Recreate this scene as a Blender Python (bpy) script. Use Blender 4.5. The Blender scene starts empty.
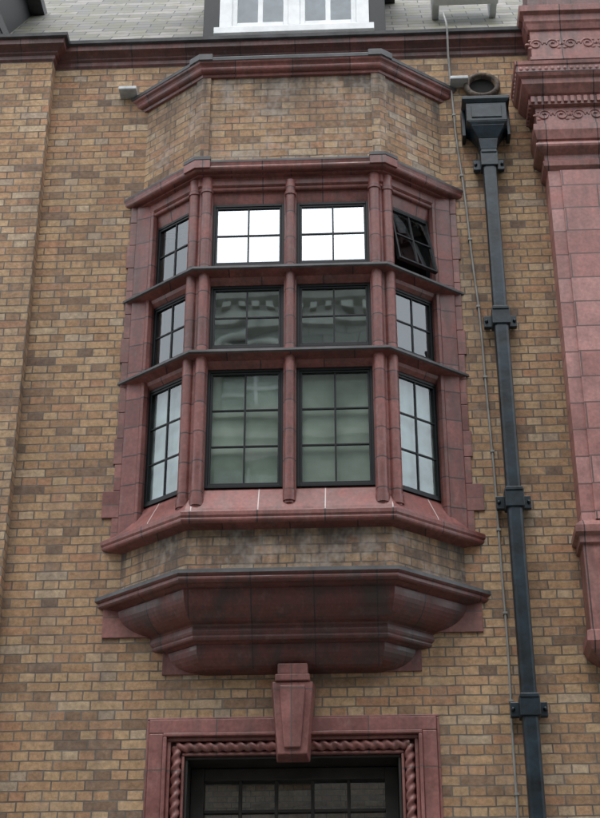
import bpy, math, random
from mathutils import Vector, Matrix
random.seed(7)
D=bpy.data
scene=bpy.context.scene
COL=scene.collection

# ------------------------------------------------------------------ materials
def N(nt,t,**kw):
    n=nt.nodes.new(t)
    for k,v in kw.items(): setattr(n,k,v)
    return n
def newmat(name):
    m=D.materials.new(name); m.use_nodes=True
    nt=m.node_tree; b=nt.nodes['Principled BSDF']
    return m,nt,b
def ramp(nt,stops,src,interp='LINEAR'):
    r=nt.nodes.new('ShaderNodeValToRGB'); r.color_ramp.interpolation=interp
    e=r.color_ramp.elements
    while len(e)<len(stops): e.new(0.5)
    for i,(p,c) in enumerate(stops):
        e[i].position=p; e[i].color=(c,c,c,1) if isinstance(c,(int,float)) else (*c,1)
    nt.links.new(src,r.inputs[0]); return r.outputs[0]
def mixc(nt,fac,a,b,mode='MIX'):
    m=nt.nodes.new('ShaderNodeMix'); m.data_type='RGBA'; m.blend_type=mode
    for s,v in ((m.inputs[0],fac),(m.inputs[6],a),(m.inputs[7],b)):
        if isinstance(v,bpy.types.NodeSocket): nt.links.new(v,s)
        else: s.default_value = v if isinstance(v,(int,float)) and s==m.inputs[0] else (*v,1)
    return m.outputs[2]
def noise(nt,scale,detail=3,rough=.55,stretch=None):
    tc=nt.nodes.new('ShaderNodeTexCoord'); n=nt.nodes.new('ShaderNodeTexNoise')
    n.inputs['Scale'].default_value=scale; n.inputs['Detail'].default_value=min(detail,3); n.inputs['Roughness'].default_value=rough
    src=tc.outputs['Object']
    if stretch:
        mp=nt.nodes.new('ShaderNodeMapping'); mp.inputs['Scale'].default_value=stretch
        nt.links.new(src,mp.inputs[0]); src=mp.outputs[0]
    nt.links.new(src,n.inputs['Vector']); return n.outputs['Fac']
def blocks(nt,bw,bh,mort,off=.5,squash=1,sqf=2,wob=0,smooth=.2):
    tc=nt.nodes.new('ShaderNodeTexCoord'); src=tc.outputs['UV']
    if wob:
        nz=nt.nodes.new('ShaderNodeTexNoise'); nz.inputs['Scale'].default_value=9; nz.inputs['Detail'].default_value=1
        nt.links.new(tc.outputs['Object'],nz.inputs['Vector'])
        ad=nt.nodes.new('ShaderNodeVectorMath'); ad.operation='MULTIPLY_ADD'
        nt.links.new(nz.outputs['Color'],ad.inputs[0]); ad.inputs[1].default_value=(wob*2,)*3; nt.links.new(src,ad.inputs[2])
        src=ad.outputs[0]
    b=nt.nodes.new('ShaderNodeTexBrick'); b.offset=off; b.offset_frequency=2; b.squash=squash; b.squash_frequency=sqf
    b.inputs['Color1'].default_value=(0,0,0,1); b.inputs['Color2'].default_value=(1,1,1,1); b.inputs['Mortar'].default_value=(.5,.5,.5,1)
    b.inputs['Scale'].default_value=1; b.inputs['Mortar Size'].default_value=mort; b.inputs['Mortar Smooth'].default_value=smooth
    b.inputs['Brick Width'].default_value=bw; b.inputs['Row Height'].default_value=bh
    nt.links.new(src,b.inputs['Vector'])
    return b.outputs['Color'],b.outputs['Fac']
def math_(nt,op,a,b):
    n=nt.nodes.new('ShaderNodeMath'); n.operation=op
    for s,v in((n.inputs[0],a),(n.inputs[1],b)):
        if isinstance(v,bpy.types.NodeSocket): nt.links.new(v,s)
        else: s.default_value=v
    return n.outputs[0]
def zband(nt,z0,z1):
    tc=nt.nodes.new('ShaderNodeTexCoord'); sx=nt.nodes.new('ShaderNodeSeparateXYZ'); nt.links.new(tc.outputs['Object'],sx.inputs[0])
    mr=nt.nodes.new('ShaderNodeMapRange'); mr.inputs[1].default_value=z0; mr.inputs[2].default_value=z1
    nt.links.new(sx.outputs[2],mr.inputs[0]); return mr.outputs[0]
def bump(nt,bsdf,h,strength,dist,invert=False):
    b=nt.nodes.new('ShaderNodeBump'); b.inputs['Strength'].default_value=strength; b.inputs['Distance'].default_value=dist; b.invert=invert
    nt.links.new(h,b.inputs['Height']); nt.links.new(b.outputs[0],bsdf.inputs['Normal'])

def brickmat(name,stain=0.0,pale=0.0,drip=None):
    m,nt,b=newmat(name)
    tint,fac=blocks(nt,.222,.0675,.0052,squash=.5,wob=.005)
    c=ramp(nt,[(0,(.19,.125,.088)),(.08,(.29,.18,.11)),(.25,(.38,.23,.13)),(.45,(.425,.275,.157)),(.65,(.46,.315,.185)),(.78,(.38,.205,.12)),(.87,(.44,.275,.16)),(.95,(.49,.37,.245)),(1,(.35,.27,.20))],tint)
    fine=noise(nt,26,3,.75)
    c=mixc(nt,.65,c,ramp(nt,[(.3,.45),(.7,1.35)],fine),'MULTIPLY')
    big=noise(nt,1.1,3,.65)
    c=mixc(nt,1.0,c,ramp(nt,[(.3,.78),(.7,1.1)],big),'MULTIPLY')
    c=mixc(nt,fac,c,ramp(nt,[(.3,(.09,.078,.068)),(.7,(.19,.17,.145))],noise(nt,5,2)))
    stn=noise(nt,1,3,.7,(4.2,4.2,.45))
    st=ramp(nt,[(.47,0),(.72,1)],stn)
    c=mixc(nt,math_(nt,'MULTIPLY',st,.48+stain),c,(.11,.09,.078))
    if drip:
        dr_=math_(nt,'MULTIPLY',zband(nt,*drip),ramp(nt,[(.36,.2),(.58,.95)],noise(nt,1,3,.7,(7,7,1.2))))
        c=mixc(nt,dr_,c,(.075,.064,.058))
    pl=ramp(nt,[(.5,0),(.70,1)],noise(nt,4.6,3,.85,(1,1,.9)))
    c=mixc(nt,math_(nt,'MULTIPLY',pl,.12+pale),c,(.46,.42,.38))
    nt.links.new(c,b.inputs['Base Color']); b.inputs['Roughness'].default_value=.85; b.inputs['Specular IOR Level'].default_value=.3
    h=math_(nt,'SUBTRACT',math_(nt,'MULTIPLY',math_(nt,'ADD',fine,math_(nt,'MULTIPLY',tint,.5)),.55),fac)
    bump(nt,b,h,.9,.007)
    return m
def terracotta(name,c0,c1,bw,bh,off=.5,mort=.0045,mcol=(.035,.025,.025),rough=.38,dirt=.5,pale=.18):
    m,nt,b=newmat(name)
    tint,fac=blocks(nt,bw,bh,mort,off=off,smooth=0)
    c=mixc(nt,tint,c0,c1)
    n1=noise(nt,5,3,.7); n2=noise(nt,38,2,.6)
    c=mixc(nt,.7,c,ramp(nt,[(.28,.62),(.72,1.28)],n1),'MULTIPLY')
    c=mixc(nt,.35,c,ramp(nt,[(.3,.5),(.7,1.45)],n2),'MULTIPLY')
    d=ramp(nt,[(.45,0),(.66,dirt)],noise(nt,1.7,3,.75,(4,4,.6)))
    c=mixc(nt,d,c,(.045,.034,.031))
    p=ramp(nt,[(.55,0),(.75,pale)],noise(nt,11,3,.85,(1,1,.6)))
    c=mixc(nt,p,c,(.34,.27,.25))
    c=mixc(nt,fac,c,mcol)
    nt.links.new(c,b.inputs['Base Color'])
    nt.links.new(ramp(nt,[(.3,rough-.08),(.7,rough+.25)],n1),b.inputs['Roughness'])
    h=math_(nt,'SUBTRACT',math_(nt,'MULTIPLY',n1,.8),fac)
    bump(nt,b,h,.6,.006)
    return m
def plain(name,c,rough=.5,var=.25,nscale=8,spec=.5,bmp=.1,metal=0):
    m,nt,b=newmat(name)
    n=noise(nt,nscale,3,.6)
    nt.links.new(mixc(nt,1,c,ramp(nt,[(.3,1-var),(.7,1+var)],n),'MULTIPLY'),b.inputs['Base Color']); b.inputs['Roughness'].default_value=rough
    b.inputs['Specular IOR Level'].default_value=spec; b.inputs['Metallic'].default_value=metal
    if bmp: bump(nt,b,n,bmp,.01)
    return m
def glassmat(name,refl=.45,tint=(.75,.8,.82),wav=.05,col=(.93,.97,1)):
    m,nt,b=newmat(name)
    out=nt.nodes['Material Output']; nt.nodes.remove(b)
    g=N(nt,'ShaderNodeBsdfGlossy'); g.inputs['Roughness'].default_value=.02; g.inputs['Color'].default_value=(*col,1)
    t=N(nt,'ShaderNodeBsdfTransparent'); t.inputs['Color'].default_value=(*tint,1)
    mx=N(nt,'ShaderNodeMixShader'); mx.inputs[0].default_value=refl
    bm=N(nt,'ShaderNodeBump'); bm.inputs['Strength'].default_value=wav; bm.inputs['Distance'].default_value=.02
    nt.links.new(noise(nt,4,0),bm.inputs['Height']); nt.links.new(bm.outputs[0],g.inputs['Normal'])
    nt.links.new(t.outputs[0],mx.inputs[1]); nt.links.new(g.outputs[0],mx.inputs[2]); nt.links.new(mx.outputs[0],out.inputs[0])
    return m

M_brick=brickmat('brick_buff')
M_brickp=brickmat('brick_parapet_weathered',.15,.26,(9.45,10.1))
M_bricks=brickmat('brick_panel_stained',.4,.30,(5.2,6.1))
TC0,TC1=(.145,.046,.040),(.225,.080,.070)
M_tc=terracotta('terracotta_moulding',TC0,TC1,.46,5.0)
M_tcc=terracotta('terracotta_cornice',(.105,.042,.037),(.155,.06,.052),.46,5.0,dirt=.65)
M_tcs=terracotta('terracotta_sill',(.18,.058,.051),(.25,.088,.077),.46,5.0,mcol=(.5,.42,.4),mort=.004,dirt=.4)
M_tcv=terracotta('terracotta_shaft',TC0,TC1,9.0,.235,off=0,mort=.005)
M_tcq=terracotta('terracotta_quoin',(.155,.054,.048),(.235,.095,.083),9.0,.2145,off=0,mort=.004,mcol=(.10,.07,.06),dirt=.4)
M_tcp=terracotta('terracotta_pilaster',(.29,.12,.107),(.39,.195,.178),.52,.2145,mort=.0055,mcol=(.10,.06,.055),rough=.42,dirt=.25)
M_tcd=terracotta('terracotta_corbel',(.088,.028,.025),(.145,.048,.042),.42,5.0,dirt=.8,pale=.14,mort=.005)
M_tck=terracotta('terracotta_doorcase',(.185,.067,.06),(.25,.10,.089),.5,.5,off=.0,mcol=(.10,.07,.065),dirt=.4)
M_lead=plain('lead_flashing',(.062,.062,.066),.6,.45,6)
M_leadp=plain('lead_pale',(.42,.44,.45),.55,.25,10)
M_black=plain('black_steel_paint',(.007,.009,.011),.45,.3,12,.3,0)
M_pipe=plain('cast_iron_blue_black_paint',(.008,.017,.025),.36,.8,9,.45,.25)
M_white=plain('white_paint',(.72,.74,.75),.5,.1,8,.4,0)
M_cable=plain('grey_cable',(.22,.22,.21),.6,.2,8,.5,0)
M_dark=plain('dark_interior',(.02,.02,.02),.9,.2,3,.2,0)
M_room=plain('room_plaster',(.16,.155,.14),.9,.1,3,.3,0)
M_glass=glassmat('old_window_glass',.55,(.7,.75,.75),.02)
M_glassm=glassmat('dim_window_glass',.38,(.7,.75,.75),.035,(.66,.80,.80))  # darker, greener reflection put into the gloss colour
M_glassd=glassmat('low_reflection_glass',.12,(.7,.75,.75),.03)  # reflectance turned down in the material so these panes mirror less sky
M_glassl=glassmat('lower_window_glass',.11,(.82,.90,.86),.02)
M_blind=plain('obscured_backing',(.235,.26,.235),.8,.4,2.2,.3,0)
M_blindp=plain('pale_curtain',(.30,.345,.37),.8,.45,4,.3,0)
M_wood=plain('dark_wood',(.022,.019,.018),.45,.3,10,.4,0)
M_asph=plain('asphalt',(.05,.05,.052),.85,.3,30,.4,.3)
M_stone=plain('pale_stone',(.36,.34,.31),.8,.25,4,.3,.2)
M_line=plain('road_paint',(.7,.68,.3),.7,.2,12,.5,0)
m,nt,b=newmat('opposite_stone_facade')
tint,fac=blocks(nt,.6,.3,.008)
c=mixc(nt,tint,(.17,.165,.15),(.22,.21,.19)); c=mixc(nt,fac,c,(.07,.07,.065)); nt.links.new(c,b.inputs['Base Color']); b.inputs['Roughness'].default_value=.9; M_opp=m
m,nt,b=newmat('roof_slates')
tint,fac=blocks(nt,.28,.125,.005,wob=.006)
c=ramp(nt,[(0,(.09,.09,.088)),(.5,(.15,.143,.13)),(1,(.23,.21,.19))],tint)
c=mixc(nt,ramp(nt,[(.44,0),(.6,.85)],noise(nt,5,3,.75)),c,(.13,.125,.07))
c=mixc(nt,fac,c,(.02,.02,.02)); nt.links.new(c,b.inputs['Base Color']); b.inputs['Roughness'].default_value=.7
bump(nt,b,fac,1,.01,True); M_slate=m
m,nt,b=newmat('paving_slabs')
tint,fac=blocks(nt,.6,.6,.006)
c=mixc(nt,tint,(.22,.21,.20),(.30,.29,.27)); c=mixc(nt,fac,c,(.07,.07,.07))
nt.links.new(c,b.inputs['Base Color']); b.inputs['Roughness'].default_value=.85; M_pave=m

# ------------------------------------------------------------------ mesh builder
class B:
    def __init__(s): s.v=[];s.f=[];s.m=[];s.sm=[];s.mats=[]
    def mi(s,mat):
        if mat not in s.mats: s.mats.append(mat)
        return s.mats.index(mat)
    def add(s,vs,fs,mat,smooth=False):
        o=len(s.v); s.v+= [tuple(v) for v in vs]
        for f in fs: s.f.append([o+i for i in f]); s.m.append(s.mi(mat)); s.sm.append(smooth)
    def box(s,x0,x1,y0,y1,z0,z1,mat):
        vs=[(x,y,z) for z in(z0,z1) for y in(y0,y1) for x in(x0,x1)]
        s.add(vs,[(0,2,3,1),(4,5,7,6),(0,1,5,4),(2,6,7,3),(0,4,6,2),(1,3,7,5)],mat)
    def obox(s,o,t,n,s0,s1,o0,o1,z0,z1,mat,xf=None):
        vs=[]
        for z in(z0,z1):
            for q in(o0,o1):
                for a in(s0,s1):
                    v=Vector((o[0]+t[0]*a+n[0]*q,o[1]+t[1]*a+n[1]*q,z))
                    vs.append(xf@v if xf else v)
        s.add(vs,[(0,1,3,2),(4,6,7,5),(0,4,5,1),(2,3,7,6),(0,2,6,4),(1,5,7,3)],mat)
    def prism(s,poly,z0,z1,mat,poly2=None):
        n=len(poly); poly2=poly2 or poly
        vs=[(x,y,z0) for x,y in poly]+[(x,y,z1) for x,y in poly2]
        s.add(vs,[tuple(range(n))[::-1],tuple(range(n,2*n))]+[(i,(i+1)%n,n+(i+1)%n,n+i) for i in range(n)],mat)
    def xzprism(s,poly,y0,y1,mat,poly2=None):
        n=len(poly); poly2=poly2 or poly
        vs=[(x,y0,z) for x,z in poly]+[(x,y1,z) for x,z in poly2]
        s.add(vs,[tuple(range(n)),tuple(range(n,2*n))[::-1]]+[(i,n+i,n+(i+1)%n,(i+1)%n) for i in range(n)],mat)
    def sweep(s,path,prof,mat,caps=True):
        P=[Vector(p) for p in path]; ds=[(P[i+1]-P[i]).normalized() for i in range(len(P)-1)]
        ns=[Vector((d.y,-d.x)) for d in ds]
        mit=[ns[0]]+[(ns[i]+ns[i+1])/(1+ns[i].dot(ns[i+1])) for i in range(len(ns)-1)]+[ns[-1]]
        for j in range(len(prof)-1):
            a,b_=prof[j],prof[j+1]; mt=b_[2] if len(b_)>2 else mat
            for i in range(len(P)-1):
                q=[P[i]+mit[i]*a[0],P[i+1]+mit[i+1]*a[0],P[i+1]+mit[i+1]*b_[0],P[i]+mit[i]*b_[0]]
                s.add([(q[0].x,q[0].y,a[1]),(q[1].x,q[1].y,a[1]),(q[2].x,q[2].y,b_[1]),(q[3].x,q[3].y,b_[1])],[(0,1,2,3)],mt)
    def cyl(s,x,y,r,z0,z1,mat,n=18,r2=None):
        r2=r if r2 is None else r2
        vs=[(x+r*math.cos(2*math.pi*i/n),y+r*math.sin(2*math.pi*i/n),z0) for i in range(n)]+[(x+r2*math.cos(2*math.pi*i/n),y+r2*math.sin(2*math.pi*i/n),z1) for i in range(n)]
        s.add(vs,[(i,(i+1)%n,n+(i+1)%n,n+i) for i in range(n)],mat,True)
        s.add(vs,[tuple(range(n))[::-1],tuple(range(n,2*n))],mat)
    def tube(s,pts,r,mat,n=10,rf=None):
        pts=[Vector(p) for p in pts]; vs=[];fs=[]
        L=0
        for k,p in enumerate(pts):
            d=(pts[min(k+1,len(pts)-1)]-pts[max(k-1,0)]).normalized()
            up=Vector((0,1,0)) if abs(d.y)<.9 else Vector((0,0,1))
            a=d.cross(up).normalized(); b_=d.cross(a)
            if k: L+=(p-pts[k-1]).length
            for i in range(n):
                th=2*math.pi*i/n; rr=r if rf is None else r*rf(th,L)
                vs.append(p+a*rr*math.cos(th)+b_*rr*math.sin(th))
        for k in range(len(pts)-1):
            for i in range(n): fs.append((k*n+i,k*n+(i+1)%n,(k+1)*n+(i+1)%n,(k+1)*n+i))
        s.add(vs,fs,mat,True); m_=len(pts)-1
        s.add(vs[:n]+vs[m_*n:],[tuple(range(n)),tuple(range(n,2*n))],mat)
    def sphere(s,c,r,mat,sc=(1,1,1)):
        vs=[];fs=[];U,V=10,7
        for j in range(V+1):
            for i in range(U):
                a=2*math.pi*i/U;t=math.pi*j/V
                vs.append((c[0]+r*sc[0]*math.sin(t)*math.cos(a),c[1]+r*sc[1]*math.sin(t)*math.sin(a),c[2]+r*sc[2]*math.cos(t)))
        for j in range(V):
            for i in range(U): fs.append((j*U+i,j*U+(i+1)%U,(j+1)*U+(i+1)%U,(j+1)*U+i))
        s.add(vs,fs,mat,True)
    def make(s,name,parent=None,bevel=0):
        me=D.meshes.new(name); me.from_pydata(s.v,[],s.f)
        for m in s.mats: me.materials.append(m)
        uv=me.uv_layers.new(name='UVMap')
        me.update()
        for p in me.polygons:
            p.material_index=s.m[p.index]; p.use_smooth=s.sm[p.index]
            n=p.normal
            if abs(n.z)>.93: f=lambda c:(c.x,c.y)
            else:
                t=Vector((-n.y,n.x,0)).normalized()
                if t.x<-1e-6 or (abs(t.x)<=1e-6 and t.y<0): t=-t
                f=lambda c,t=t:(c.x*t.x+c.y*t.y+20,c.z)
            for li in p.loop_indices:
                uv.data[li].uv=f(me.vertices[me.loops[li].vertex_index].co)
        o=D.objects.new(name,me); COL.objects.link(o)
        if parent: o.parent=parent
        if bevel:
            md=o.modifiers.new('bev','BEVEL'); md.width=bevel; md.segments=2; md.limit_method='ANGLE'; md.angle_limit=math.radians(50)
        return o
def empty(name,loc=(0,0,0)):
    e=D.objects.new(name,None); COL.objects.link(e); e.location=loc; return e

BLD=empty('brick_building')
# ------------------------------------------------------------------ main walls
w=B()
T=.34
w.box(-2.02,-1.05,0,T,0,10.60,M_brick); w.box(1.05,9,0,T,0,10.60,M_brick)
w.box(-1.05,1.05,0,T,8.95,10.60,M_brick); w.box(-1.05,1.05,0,T,4.70,6.2,M_brick)
w.box(-1.05,-.8,0,T,0,4.70,M_brick); w.box(.8,1.05,0,T,0,4.70,M_brick)
w.box(-3.1,-2.02,-.11,T,0,10.58,M_brick)
w.box(-9,-3.1,0,T,0,10.60,M_brick)
w.make('brick_wall',BLD)
# cornice
cp=[(0,10.53),(.015,10.55),(.015,10.585),(.035,10.60)]+[(.035,10.615),(.06,10.635),(.085,10.645),(.095,10.65),(.10,10.70),(.10,10.703,M_lead),(.125,10.705,M_lead),(.13,10.735,M_lead),(.0,10.78,M_lead),(-.3,10.80,M_lead)]
k=B()
k.sweep([(-9,0),(-3.1,0),(-3.1,-.11),(-2.02,-.11),(-2.02,0),(1.95,0)],cp,M_tcc)
k.sweep([(2.95,0),(9,0)],cp,M_tcc)
k.make('cornice',BLD)
# ------------------------------------------------------------------ roof & dormers
r=B()
sl=math.tan(math.radians(52))
r.add([(-9,.06,10.78),(9,.06,10.78),(9,4.2,10.78+4.14*sl),(-9,4.2,10.78+4.14*sl)],[(0,1,2,3)],M_slate)
r.add([(-9,4.2,10.78+4.14*sl),(9,4.2,10.78+4.14*sl),(9,8.4,10.78),(-9,8.4,10.78)],[(0,1,2,3)],M_slate)
r.box(-9,9,8.1,8.4,0,10.77,M_brick)
r.box(-9,-8.7,T,8.1,0,10.77,M_brick); r.box(8.7,9,T,8.1,0,10.77,M_brick)
r.make('slate_roof',BLD)
def dormer(cx,name):
    d=B()
    d.box(cx-.80,cx-.66,.15,2.2,10.85,12.5,M_black); d.box(cx+.64,cx+.78,.15,2.2,10.85,12.5,M_black)
    d.box(cx-.93,cx+.91,.05,2.4,12.5,12.62,M_lead)
    d.box(cx-.66,cx+.64,.14,.26,10.88,11.09,M_white); d.box(cx-.70,cx+.68,.08,.139,10.96,11.03,M_white)
    d.box(cx-.66,cx+.64,.14,.26,12.32,12.49,M_white)
    for x0,x1 in((-.66,-.55),(-.06,.04),(.53,.64)): d.box(cx+x0,cx+x1,.142,.25,11.09,12.32,M_white)
    for x0,x1 in((-.55,-.06),(.04,.53)):
        xm=(x0+x1)/2
        d.box(cx+xm-.022,cx+xm+.022,.16,.22,11.14,12.27,M_white)
        d.box(cx+x0,cx+x0+.045,.155,.23,11.09,12.32,M_white); d.box(cx+x1-.045,cx+x1,.155,.23,11.09,12.32,M_white)
        d.box(cx+x0+.045,cx+x1-.045,.155,.23,11.09,11.14,M_white); d.box(cx+x0+.045,cx+x1-.045,.155,.23,12.27,12.32,M_white)
        d.box(cx+x0+.045,cx+x1-.045,.165,.215,11.66,11.69,M_white)
        d.add([(cx+x0+.04,.19,11.1),(cx+x1-.04,.19,11.1),(cx+x1-.04,.19,12.3),(cx+x0+.04,.19,12.3)],[(0,1,2,3)],M_glassd)
    d.box(cx-.6,cx+.58,.5,.55,10.9,12.4,M_blindp)
    d.make(name,BLD,.004)
dormer(0,'dormer_window'); dormer(-3.45,'dormer_window_second'); dormer(5.2,'dormer_window_third')
d=B(); d.xzprism([(-2.50,10.95),(-2.42,10.88),(-2.72,11.6),(-2.80,11.6)],.02,.12,M_black)
d.xzprism([(-2.80,10.88),(-2.515,10.88),(-2.805,11.6),(-3.0,11.6)],.06,.13,M_leadp)
d.make('raking_bargeboard',BLD)
d=B(); Z=.15; d.box(1.22,1.80,.40,.48,11.42+Z,11.50+Z,M_white); d.box(1.22,1.28,.40,.8,11.50+Z,11.9+Z,M_white); d.box(1.74,1.80,.40,.8,11.50+Z,11.9+Z,M_white); d.box(1.28,1.74,.42,.46,11.5+Z,11.9+Z,M_glassd); d.box(1.2,1.82,.36,.8,11.9+Z,11.96+Z,M_white)
d.make('small_rooflight',BLD,.004)

# ------------------------------------------------------------------ oriel bay
S=-.008
A,Bw,DP=.70,1.20,.38
e=Vector((Bw-A,DP)).normalized()
ext=.20/e.y
BP=[(S-(Bw+e.x*ext),.20),(S-A,-DP),(S+A,-DP),(S+Bw+e.x*ext,.20)]
bp=B()
bp.sweep(BP,[(0,9.10),(0,10.06)],M_brickp)
bp.make('oriel_parapet_brick',BLD)
bp=B()
bp.sweep(BP,[(0,5.70),(0,6.10)],M_bricks)
bp.make('oriel_apron_brick',BLD)
def corner(bu,sgn,w0,o,z0,z1,mat,back=.0):
    c=Vector((S+sgn*A,-DP))
    dF=Vector((-sgn,0)); dS=Vector((sgn*e.x,e.y)); nF=Vector((0,-1)); nS=Vector((sgn*e.y,-e.x))
    mt=(nF+nS)/(1+nF.dot(nS))
    p=[c+dF*w0-nF*back,c+dF*w0+nF*o,c+mt*o,c+dS*w0+nS*o,c+dS*w0-nS*back,c-mt*(back+.001)]
    if sgn<0: p=p[::-1]
    bu.prism([tuple(q) for q in p],z0,z1,mat)
cb=B()
for sg in(-1,1): corner(cb,sg,.06,.016,9.17,10.04,M_brickp,.02)
cb.make('oriel_corner_piers',BLD)
cp_=B()
def arc(cx,cz,r,a0,a1,n=6):
    return [(cx+r*math.cos(math.radians(a0+(a1-a0)*i/n)),cz+r*math.sin(math.radians(a0+(a1-a0)*i/n))) for i in range(n+1)]
# coping
cp_.sweep(BP,[(0,10.04),(.02,10.045),(.025,10.065)]+arc(.025,10.105,.035,-90,20,5)+[(.065,10.13),(.08,10.145),(.085,10.16),(.09,10.163,M_lead),(.092,10.19,M_lead),(.07,10.215,M_lead),(.0,10.235,M_lead),(-.42,10.25,M_lead)],M_tc)
for sg in(-1,1):
    corner(cp_,sg,.075,.098,10.165,10.225,M_lead,.03)
    corner(cp_,sg,.055,.05,10.225,10.262,M_tc,.03)
# window cornice
cp_.sweep(BP,[(-.02,9.175,M_lead),(.03,9.17,M_lead),(.085,9.155,M_lead),(.092,9.145,M_lead),(.092,9.13,M_lead),(.088,9.12)]+arc(.055,9.09,.03,20,-90,5)+[(.03,9.06),(.03,9.045),(.0,9.04),(.0,8.975),(-.012,8.965)]+arc(-.028,8.945,.02,60,-60,4)+[(-.04,8.925),(-.055,8.85),(-.06,8.83),(-.12,8.825)],M_tc)
for sg in(-1,1):
    corner(cp_,sg,.085,.10,9.075,9.15,M_tc,.03); corner(cp_,sg,.088,.103,9.151,9.184,M_lead,.03)
cp_.make('oriel_cornice_and_coping',BLD,.003)
le=B()
for sg in(-1,1): le.box(S+sg*1.37-.075,S+sg*1.37+.075,-.11,.01,10.205,10.24,M_leadp)
le.make('lead_flashing_ends',BLD,.008)
# transoms
tr=B()
for dz in(0,-.725):
    z=8.165+dz
    tr.sweep(BP,[(-.10,z+.095),(-.055,z+.09),(.02,z+.035),(.045,z+.028),(.05,z+.024,M_lead),(.066,z+.015,M_lead),(.068,z-.004,M_lead),(.055,z-.012,M_lead),(.01,z-.025),(-.02,z-.035),(-.03,z-.06),(-.055,z-.085),(-.10,z-.09)],M_tc)
tr.make('oriel_transoms',BLD)
# sill
si=B()
si.sweep(BP,[(-.12,6.405),(-.07,6.395),(-.06,6.375),(.035,6.205),(.04,6.18),(.055,6.175),(.06,6.165,M_lead),(.09,6.16,M_lead),(.094,6.152,M_tc),(.094,6.125,M_tc)]+[(a,b_,M_tc) for a,b_ in arc(.06,6.10,.028,20,-90,5)]+[(.03,6.065,M_tc),(.0,6.055,M_tc),(-.01,6.05,M_tc)],M_tcs)
si.make('oriel_sill',BLD)
# corbel
co=B()
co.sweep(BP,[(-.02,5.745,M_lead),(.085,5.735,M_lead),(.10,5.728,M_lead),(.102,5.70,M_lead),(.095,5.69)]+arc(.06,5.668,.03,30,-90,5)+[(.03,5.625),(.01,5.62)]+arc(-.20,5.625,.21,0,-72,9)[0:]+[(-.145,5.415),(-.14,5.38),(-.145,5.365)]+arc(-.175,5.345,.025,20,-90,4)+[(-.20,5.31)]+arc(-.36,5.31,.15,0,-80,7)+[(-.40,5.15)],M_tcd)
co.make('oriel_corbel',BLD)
bpz=B()
for sg in(-1,1):
    def mb(x0,x1,z0,z1,y=-.015): 
        a,b_=sorted((S+sg*x0,S+sg*x1)); bpz.box(a,b_,y,.02,z0,z1,M_tcq)
    mb(.80,1.30,5.43,5.665); mb(.45,.875,5.16,5.37,-.012)
bpz.make('corbel_backing_blocks',BLD,.003)
# corner shafts, mullion
sh=B()
for sg in(-1,1):
    corner(sh,sg,.105,-.016,6.2,8.98,M_tcv,.09)
    c=Vector((S+sg*A,-DP)); dS=Vector((sg*e.x,e.y)); nS=Vector((sg*e.y,-e.x)); mt=(Vector((0,-1))+nS)/(1+Vector((0,-1)).dot(nS))
    for q in (c+Vector((-sg*.058,.012)),c+dS*.058-nS*.012):
        sh.cyl(q.x,q.y,.042,6.22,9.04,M_tcv,24)
        sh.cyl(q.x,q.y,.051,6.235,6.30,M_tcv,24); sh.cyl(q.x,q.y,.049,8.90,8.93,M_tcv,24)
sh.box(S-.046,S+.046,-.362,-.28,6.3,8.9,M_tcv)
sh.cyl(S,-.372,.037,6.24,9.0,M_tcv,24)
sh.cyl(S,-.374,.045,6.26,6.34,M_tcv,24); sh.cyl(S,-.374,.043,8.86,8.89,M_tcv,24)
sh.make('oriel_shafts_and_mullion',BLD)
# jambs and quoins
jq=B()
for sg in(-1,1):
    pl=[(1.055,.05),(1.055,-.03),(1.07,-.06),(1.095,-.075),(1.115,-.07),(1.122,-.055),(1.215,-.03),(1.235,-.022),(1.235,.05)]
    pl=[(S+sg*x,y) for x,y in pl]
    if sg>0: pl=pl[::-1]
    jq.prism(pl,6.12,9.06,M_tcv)
    z=6.12;i=0
    while z<9.0:
        z1=min(z+.2145,9.06); wdt=1.285
        if i==1: wdt=1.36
        if i%4==3: wdt=1.30
        a,b_=sorted((S+sg*1.2352,S+sg*wdt)); jq.box(a,b_,-.013-.001*(i%2),.02,z+.002,z1-.002,M_tcq); z=z1;i+=1
jq.make('oriel_jambs_and_quoins',BLD,.003)
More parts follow.
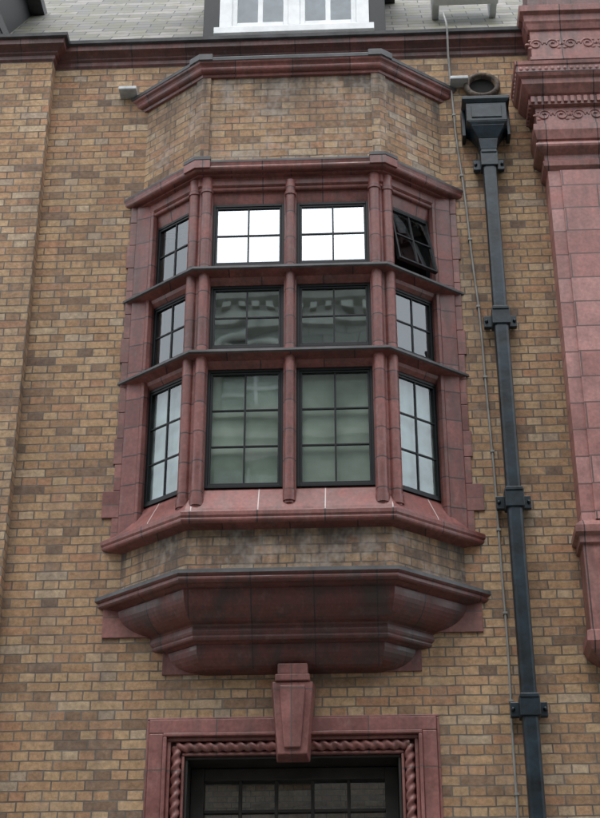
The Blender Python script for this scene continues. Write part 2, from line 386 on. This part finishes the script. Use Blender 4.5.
# windows
fr=B(); gl=B(); bl=B()
def light(o,t,n,s0,s1,z0,z1,cols,rows,glass,blind=None,tilt=0,off=-.075):
    xf=None
    if tilt:
        piv=Vector((o[0]+t[0]*s0+n[0]*off,o[1]+t[1]*s0+n[1]*off,z1))
        xf=Matrix.Translation(piv)@Matrix.Rotation(tilt,4,Vector((t[0],t[1],0)))@Matrix.Translation(-piv)
    f=.022
    for a in((s0,s0+f,z0,z1),(s1-f,s1,z0,z1),(s0+f,s1-f,z0,z0+f),(s0+f,s1-f,z1-f,z1)):
        fr.obox(o,t,n,a[0],a[1],off-.03,off+.018,a[2],a[3],M_black)
    s0+=f+.001;s1-=f+.001;z0+=f+.001;z1-=f+.001;f=.016
    for a in((s0,s0+f,z0,z1),(s1-f,s1,z0,z1),(s0+f,s1-f,z0,z0+f),(s0+f,s1-f,z1-f,z1)):
        fr.obox(o,t,n,a[0],a[1],off-.02,off+.012,a[2],a[3],M_black,xf)
    s0+=f;s1-=f;z0+=f;z1-=f
    for i in range(1,cols):
        x=s0+(s1-s0)*i/cols; fr.obox(o,t,n,x-.0065,x+.0065,off-.012,off+.008,z0,z1,M_black,xf)
    for j in range(1,rows):
        y=z0+(z1-z0)*j/rows; fr.obox(o,t,n,s0,s1,off-.011,off+.007,y-.0065,y+.0065,M_black,xf)
    for i in range(cols):
        for j in range(rows):
            a0=s0+(s1-s0)*i/cols;a1=s0+(s1-s0)*(i+1)/cols;c0=z0+(z1-z0)*j/rows;c1=z0+(z1-z0)*(j+1)/rows
            jt=[random.uniform(-.0007,.0007) for _ in range(3)]
            vs=[]
            for (a,c,q) in((a0,c0,jt[0]),(a1,c0,jt[1]),(a1,c1,jt[1]+jt[2]),(a0,c1,jt[0]+jt[2])):
                v=Vector((o[0]+t[0]*a+n[0]*(off+q),o[1]+t[1]*a+n[1]*(off+q),c)); vs.append(xf@v if xf else v)
            gl.add(vs,[(0,1,2,3)],glass)
    if blind:
        q=off-.035
        bl.add([(o[0]+t[0]*a+n[0]*q,o[1]+t[1]*a+n[1]*q,c) for a,c in((s0-.03,z0-.03),(s1+.03,z0-.03),(s1+.03,z1+.03),(s0-.03,z1+.03))],[(0,1,2,3)],blind)
lev=[(6.40,7.352,3,M_glassl,M_glassl,M_blind,M_blindp),(7.53,8.078,2,M_glassm,M_glassd,None,None),(8.258,8.83,2,M_glass,M_glassd,None,None)]
for li,(z0,z1,rows,g,gs,bd,bds) in enumerate(lev):
    o=(S,-DP);t=(1,0);n=(0,-1)
    light(o,t,n,-.597,-.047,z0,z1,2,rows,g,bd)
    light(o,t,n,.047,.597,z0,z1,2,rows,g,bd)
    tl=(e.x,-e.y);nl=(-e.y,-e.x);o=(S-A,-DP)
    light(o,tl,nl,-.512,-.098,z0,z1,2,rows,gs,bds,0)
    trr=(e.x,e.y);nr=(e.y,-e.x);o=(S+A,-DP)
    light(o,trr,nr,.098,.512,z0,z1,2,rows,gs,bds,math.radians(-11) if li==2 else 0)
fr.make('oriel_window_frames',BLD,.002); gl.make('oriel_window_panes',BLD); bl.make('oriel_window_blinds',BLD)
rm=B()
rm.box(-1.6,1.6,3.0,3.1,5.9,9.4,M_room); rm.box(-1.7,-1.6,T+.002,3.0,5.9,9.4,M_room); rm.box(1.6,1.7,T+.002,3.0,5.9,9.4,M_room)
rm.box(-1.6,1.6,T+.002,3.0,9.3,9.4,M_room); rm.box(-1.6,1.6,T+.002,3.0,5.9,6.0,M_dark)
rm.make('room_interior',BLD)
# ------------------------------------------------------------------ keystone and doorcase
ks=B(); X=.006
ks.xzprism([(X-.135,5.05),(X+.135,5.05),(X+.095,4.56),(X-.095,4.56)],-.155,.0,M_tck,[(X-.15,5.06),(X+.15,5.06),(X+.11,4.55),(X-.11,4.55)])
ks.xzprism([(X-.085,5.02),(X+.085,5.02),(X+.055,4.60),(X-.055,4.60)],-.175,-.1545,M_tck)
ks.box(X-.115,X+.115,-.17,.0,5.052,5.10,M_tck); ks.box(X-.10,X+.10,-.15,.0,5.102,5.18,M_tck)
ks.make('keystone',BLD,.008)
dc=B()
def frame(o,i,y,ybk=0.02,mt=M_tck):
    zo,zi=o+3.895,i+3.895
    dc.box(-o,o,y,ybk,zi,zo,mt)
    dc.box(-o,-i,y,ybk,0,zi-.001,mt); dc.box(i,o,y,ybk,0,zi-.001,mt)
frame(.965,.945,-.02); frame(.9445,.85,-.045); frame(.8495,.825,-.062); frame(.8245,.80,-.03); frame(.7995,.73,.02,.1)
frame(.7295,.71,-.006,.12); frame(.7095,.69,.02,.40,M_wood)
dc.make('door_surround',BLD,.006)
rp=B()
rf=lambda th,L: 1+.24*math.cos(2*th-L*92)
def seg(a,b_,st=.009):
    a=Vector(a);b_=Vector(b_);n=int((b_-a).length/st); return [a+(b_-a)*i/n for i in range(n+1)]
rp.tube(seg((-.765,-.003,3.0),(-.765,-.003,4.66)),.029,M_tck,12,rf)
rp.tube(seg((-.765,-.003,4.66),(.765,-.003,4.66)),.029,M_tck,12,rf)
rp.tube(seg((.765,-.003,4.66),(.765,-.003,3.0)),.029,M_tck,12,rf)
for s_ in(-1,1): rp.tube(seg((s_*.765,-.003,.1),(s_*.765,-.003,3.0),.02),.029,M_tck,10,rf)
rp.make('rope_moulding',BLD)
dr=B()
dr.box(-.689,-.60,.22,.32,0,4.58,M_wood); dr.box(.60,.689,.22,.32,0,4.58,M_wood); dr.box(-.60,.60,.22,.32,4.50,4.58,M_wood)
dr.box(-.60,.60,.22,.32,3.1,3.25,M_wood)
for x in(-.36,-.12,.12,.36): dr.box(x-.011,x+.011,.24,.29,3.25,4.50,M_wood)
for z in(3.65,4.05,4.30): dr.box(-.60,.60,.245,.285,z-.011,z+.011,M_wood)
for s_ in(-1,1):
    a,b_=sorted((s_*.005,s_*.598)); dr.box(a,b_,.24,.30,.15,3.09,M_wood)
    for z0,z1 in((.35,1.2),(1.4,2.8)): dr.box(a+.1,b_-.1,.225,.239,z0,z1,M_wood)
    dr.sphere((s_*.05,.21,1.3),.03,M_leadp)
dr.add([(-.6,.27,3.25),(.6,.27,3.25),(.6,.27,4.5),(-.6,.27,4.5)],[(0,1,2,3)],M_glassl)
dr.box(-.9,.9,-.35,.35,.0,.15,M_stone)
dr.box(-.69,.69,1.6,1.7,0,4.6,M_dark)
dr.make('entrance_door',BLD,.004)

# ------------------------------------------------------------------ terracotta pilaster right
pr=B()
PP=[(1.995,.03),(1.995,-.20),(2.93,-.20),(2.93,.03)]
pr.sweep(PP,[(0,6.12),(0,9.2)],M_tcp)
pr.box(2.09,2.84,-.215,-.19,6.161,9.155,M_tcp)
TP=terracotta('terracotta_pilaster_moulding',(.19,.072,.064),(.275,.118,.104),.4,5,dirt=.5)
prof=[(0,9.16),(.03,9.19),(.035,9.23),(.02,9.25),(.02,9.30),(.05,9.32)]+arc(.05,9.36,.035,-60,60,4)+[(.055,9.41),(.07,9.42),(.09,9.50),(.09,9.56),(.06,9.58),(.06,9.745),(.09,9.755),(.09,9.84),(.11,9.85),(.16,9.91),(.165,9.955),(.185,9.97),(.20,10.0),(.20,10.06),(.21,10.07),(.215,10.10),(.05,10.14,M_lead),(.045,10.14),(.045,10.24),(.06,10.25),(.06,10.28),(.045,10.29),(.045,10.56),(.06,10.57),(.075,10.62),(.085,10.64),(.09,10.70),(.12,10.72),(.125,10.78),(.04,10.82,M_lead),(.04,11.2,M_tcc),(-.5,11.22,M_lead)]
pr.sweep(PP,prof,TP)
x=1.90
while x<3.0: pr.box(x,x+.03,-.308,-.285,9.77,9.825,TP); x+=.052
y=-.27
while y<0: pr.box(1.885,1.906,y,y+.03,9.77,9.825,TP); y+=.052
x=1.83
while x<3.05: pr.sphere((x,-.392,10.03),.02,TP,(1,.8,1.2)); x+=.05
y=-.37
while y<0: pr.sphere((1.803,y,10.03),.02,TP,(.8,1,1.2)); y+=.05
def relief(cx,cz,y,s,flip=1):
    pts=[(cx+flip*s*(1-i/26)*math.cos(i*.45),y-.004*(i/26),cz+s*(1-i/26)*math.sin(i*.45)) for i in range(20)]
    pr.tube(pts,s*.17,TP,6)
    for a in range(5):
        th=a*.9+.4; pr.sphere((cx+flip*s*1.25*math.cos(th),y,cz+s*.9*math.sin(th)),s*.30,TP,(1.3,.45,.8))
x=2.0;f_=1
while x<2.95: relief(x,9.665,-.258,.055,f_); x+=.135; f_=-f_
x=1.99;f_=1
while x<2.95: relief(x,10.42,-.243,.055,f_); x+=.14; f_=-f_
pr.sweep(PP,[(0,6.16),(.03,6.13),(.055,6.10),(.055,6.05),(.03,6.03),(.03,5.98),(.01,5.97),(.01,5.36),(.04,5.34),(.045,5.27),(.02,5.22),(-.04,5.17),(-.2,5.12)],TP)
pr.make('terracotta_pilaster',BLD)

# ------------------------------------------------------------------ drainpipe
DPp=empty('drainpipe')
dp=B()
dp.box(1.499,1.605,-.165,-.065,.05,9.42,M_pipe)
dp.make('pipe',DPp,.022)
dp=B()
for z in(9.33,7.86,6.36,4.86,3.2,1.6):
    dp.box(1.485,1.619,-.176,-.055,z-.07,z+.07,M_pipe)
    dp.box(1.43,1.675,-.085,-.045,z-.05,z+.05,M_pipe)
    dp.box(1.49,1.614,-.184,-.05,z+.05,z+.08,M_pipe)
    for sx in(1.448,1.657): dp.sphere((sx,-.09,z),.014,M_pipe)
    for sx in(1.455,1.65): dp.box(sx-.015,sx+.015,-.046,0,z-.02,z+.02,M_pipe)
dp.make('brackets',DPp,.006)
hp=B()
def fr4(x0,x1,y0,y1,z,X0,X1,Y0,Y1,Z): hp.prism([(x0,y0),(x1,y0),(x1,y1),(x0,y1)],z,Z,M_pipe,[(X0,Y0),(X1,Y0),(X1,Y1),(X0,Y1)])
fr4(1.49,1.615,-.17,-.055,9.42, 1.475,1.63,-.18,-.05,9.52)
fr4(1.475,1.63,-.18,-.05,9.521, 1.42,1.69,-.22,-.02,9.63)
fr4(1.42,1.69,-.22,-.02,9.631, 1.39,1.71,-.23,-.01,9.66)
fr4(1.39,1.71,-.23,-.01,9.661, 1.39,1.71,-.23,-.01,9.84)
fr4(1.39,1.71,-.23,-.01,9.841, 1.36,1.74,-.25,-.005,9.865)
fr4(1.36,1.74,-.25,-.005,9.866, 1.36,1.74,-.25,-.005,9.90)
hp.box(1.43,1.67,-.238,-.229,9.69,9.81,M_pipe)
for q in(1.372,1.728): hp.box(q-.014,q+.014,-.12,-.0,9.60,9.86,M_pipe)
hp.make('hopper_head',DPp,.008)
sp=B()
n=24;cx,cz=1.55,10.19
vs=[];fs=[]
for (rr,yy) in((.15,.0),(.15,-.045),(.135,-.055),(.115,-.055),(.108,-.045),(.105,-.002)):
    for i in range(n): a=2*math.pi*i/n; vs.append((cx+rr*math.cos(a),yy,cz+rr*.85*math.sin(a)))
for kk in range(5):
    for i in range(n): fs.append((kk*n+i,kk*n+(i+1)%n,(kk+1)*n+(i+1)%n,(kk+1)*n+i))
sp.add(vs,fs,M_brickp,True)
sp.add([(cx+.108*math.cos(2*math.pi*i/n),-.006,cz+.092*math.sin(2*math.pi*i/n)) for i in range(n)],[tuple(range(n))],M_dark)  # flat near-black disc stands in for the shade inside the hole
sp.make('spout_surround',BLD)
# cable
cb=B()
pts=[(1.27,-.03,11.0),(1.28,-.15,10.78),(1.283,-.15,10.70),(1.285,-.05,10.52),(1.29,-.018,10.3),(1.32,-.016,9.6),(1.36,-.016,8.9),(1.40,-.016,8.1),(1.425,-.016,7.2),(1.437,-.016,6.4),(1.444,-.016,5.96),(1.445,-.016,5.0),(1.436,-.016,4.2),(1.43,-.016,.4)]
fin=[]
for i in range(len(pts)-1):
    a,b_=Vector(pts[i]),Vector(pts[i+1]); kk=max(1,int((b_-a).length/.12))
    for j in range(kk): 
        p=a+(b_-a)*j/kk; p.x+=.003*math.sin(p.z*5); fin.append(p)
fin.append(Vector(pts[-1]))
cb.tube(fin,.0085,M_cable,8)
z=9.9
while z>1:
    q=min(fin,key=lambda p:abs(p.z-z)); cb.box(q.x-.014,q.x+.014,-.028,0,z-.008,z+.008,M_cable); z-=.62
cb.make('electric_cable')

# ------------------------------------------------------------------ street
g=B(); g.add([(-300,-300,0),(300,-300,0),(300,300,0),(-300,300,0)],[(0,1,2,3)],M_asph); g.make('ground')
g=B(); g.add([(-60,-8.5,.004),(60,-8.5,.004),(60,-2.5,.004),(-60,-2.5,.004)],[(0,1,2,3)],M_asph)
for yy in(-8.25,-8.05,-2.95,-2.75): g.add([(-60,yy-.05,.008),(60,yy-.05,.008),(60,yy+.05,.008),(-60,yy+.05,.008)],[(0,1,2,3)],M_line)
g.make('road')
for nm,a,b_,kx in(('pavement',-2.35,-.001,-2.5),('pavement.001',-14.999,-8.65,-8.65)):
    g=B(); g.box(-60,60,a,b_,.006,.12,M_pave); g.box(-60,60,kx,kx+.15-.001 if kx>-5 else kx+.15,.006,.125,M_stone)
    g.make(nm,None,.01)
# opposite building
OB=empty('opposite_building')
o=B(); Y=-15
o.box(-30,30,-27,Y-.3,0,17.2,M_opp)
wx=[-28.5+i*3 for i in range(20)]
for i in range(len(wx)+1):
    x0=-30 if i==0 else wx[i-1]+.65; x1=30 if i==len(wx) else wx[i]-.65
    o.box(x0,x1,Y-.3,Y,0,17.0,M_opp)
fl=[0,1.0,4.0,5.0,8.0,8.9,11.4,12.4,14.3,15.2,16.3,17.0]
for x in wx:
    for j in range(0,len(fl)-1,2): o.box(x-.65,x+.65,Y-.3,Y-.003,fl[j],fl[j+1],M_opp)
    for j in range(1,len(fl)-1,2):
        o.box(x-.75,x+.75,Y-.001,Y+.12,fl[j]-.12,fl[j],M_stone)
        o.box(x-.72,x+.72,Y-.001,Y+.06,fl[j+1],fl[j+1]+.25,M_stone)
        o.box(x-.03,x+.03,Y-.28,Y-.2,fl[j],fl[j+1],M_white)
        o.box(x-.65,x+.65,Y-.285,Y-.21,(fl[j]+fl[j+1])/2-.03,(fl[j]+fl[j+1])/2+.03,M_white)
        o.add([(x-.65,Y-.25,fl[j]),(x+.65,Y-.25,fl[j]),(x+.65,Y-.25,fl[j+1]),(x-.65,Y-.25,fl[j+1])],[(3,2,1,0)],M_glassl)
    pts=[(x+.85*math.cos(math.radians(a)),Y+.05,16.1+.7*math.sin(math.radians(a))) for a in range(0,181,15)]
    o.tube(pts,.07,M_stone,8)
o.sweep([(30,Y),(-30,Y)],[(0,16.95),(.1,17.0),(.1,17.15),(.05,17.2),(.05,17.4),(.25,17.5),(.3,17.62),(.45,17.7),(.5,17.85),(-.6,17.95),(-.6,17.2)],M_stone)
x=-30
while x<30: o.box(x,x+.14,Y+.051,Y+.22,17.26,17.42,M_stone); x+=.3
for z in(4.4,11.8,14.7): o.box(-30,30,Y+.001,Y+.08,z,z+.14,M_stone)
oo=o.make('facade',OB)

# ------------------------------------------------------------------ world, sun, camera
W=D.worlds.new('World'); scene.world=W; W.use_nodes=True; nt=W.node_tree
bg=nt.nodes['Background']; sky=nt.nodes.new('ShaderNodeTexSky'); sky.sky_type='NISHITA'; sky.sun_disc=False
SE,SR=math.radians(62),math.radians(195)
sky.sun_elevation=SE; sky.sun_rotation=SR; sky.air_density=1; sky.dust_density=3
c=mixc(nt,.75,sky.outputs[0],(19.5,20.4,21.3))
nt.links.new(c,bg.inputs[0]); bg.inputs[1].default_value=.15
sun=D.lights.new('sun','SUN'); sun.energy=1.1; sun.angle=math.radians(22); sun.color=(1,.97,.93)
so=D.objects.new('sun',sun); COL.objects.link(so)
d=Vector((math.sin(SR)*math.cos(SE),math.cos(SR)*math.cos(SE),math.sin(SE)))
so.rotation_euler=d.to_track_quat('Z','Y').to_euler(); so.location=(0,-10,25)
cam=D.cameras.new('camera'); co_=D.objects.new('camera',cam); COL.objects.link(co_); scene.camera=co_
cam.sensor_fit='VERTICAL'; cam.sensor_height=24; cam.sensor_width=36; cam.lens=24*1559/818; cam.clip_end=1000; cam.clip_start=.05
co_.location=(.52,-10,1.6); co_.rotation_euler=(math.radians(90+29.2),0,math.radians(2.7))
scene.view_settings.view_transform='Standard'; scene.view_settings.look='None'; scene.view_settings.exposure=0
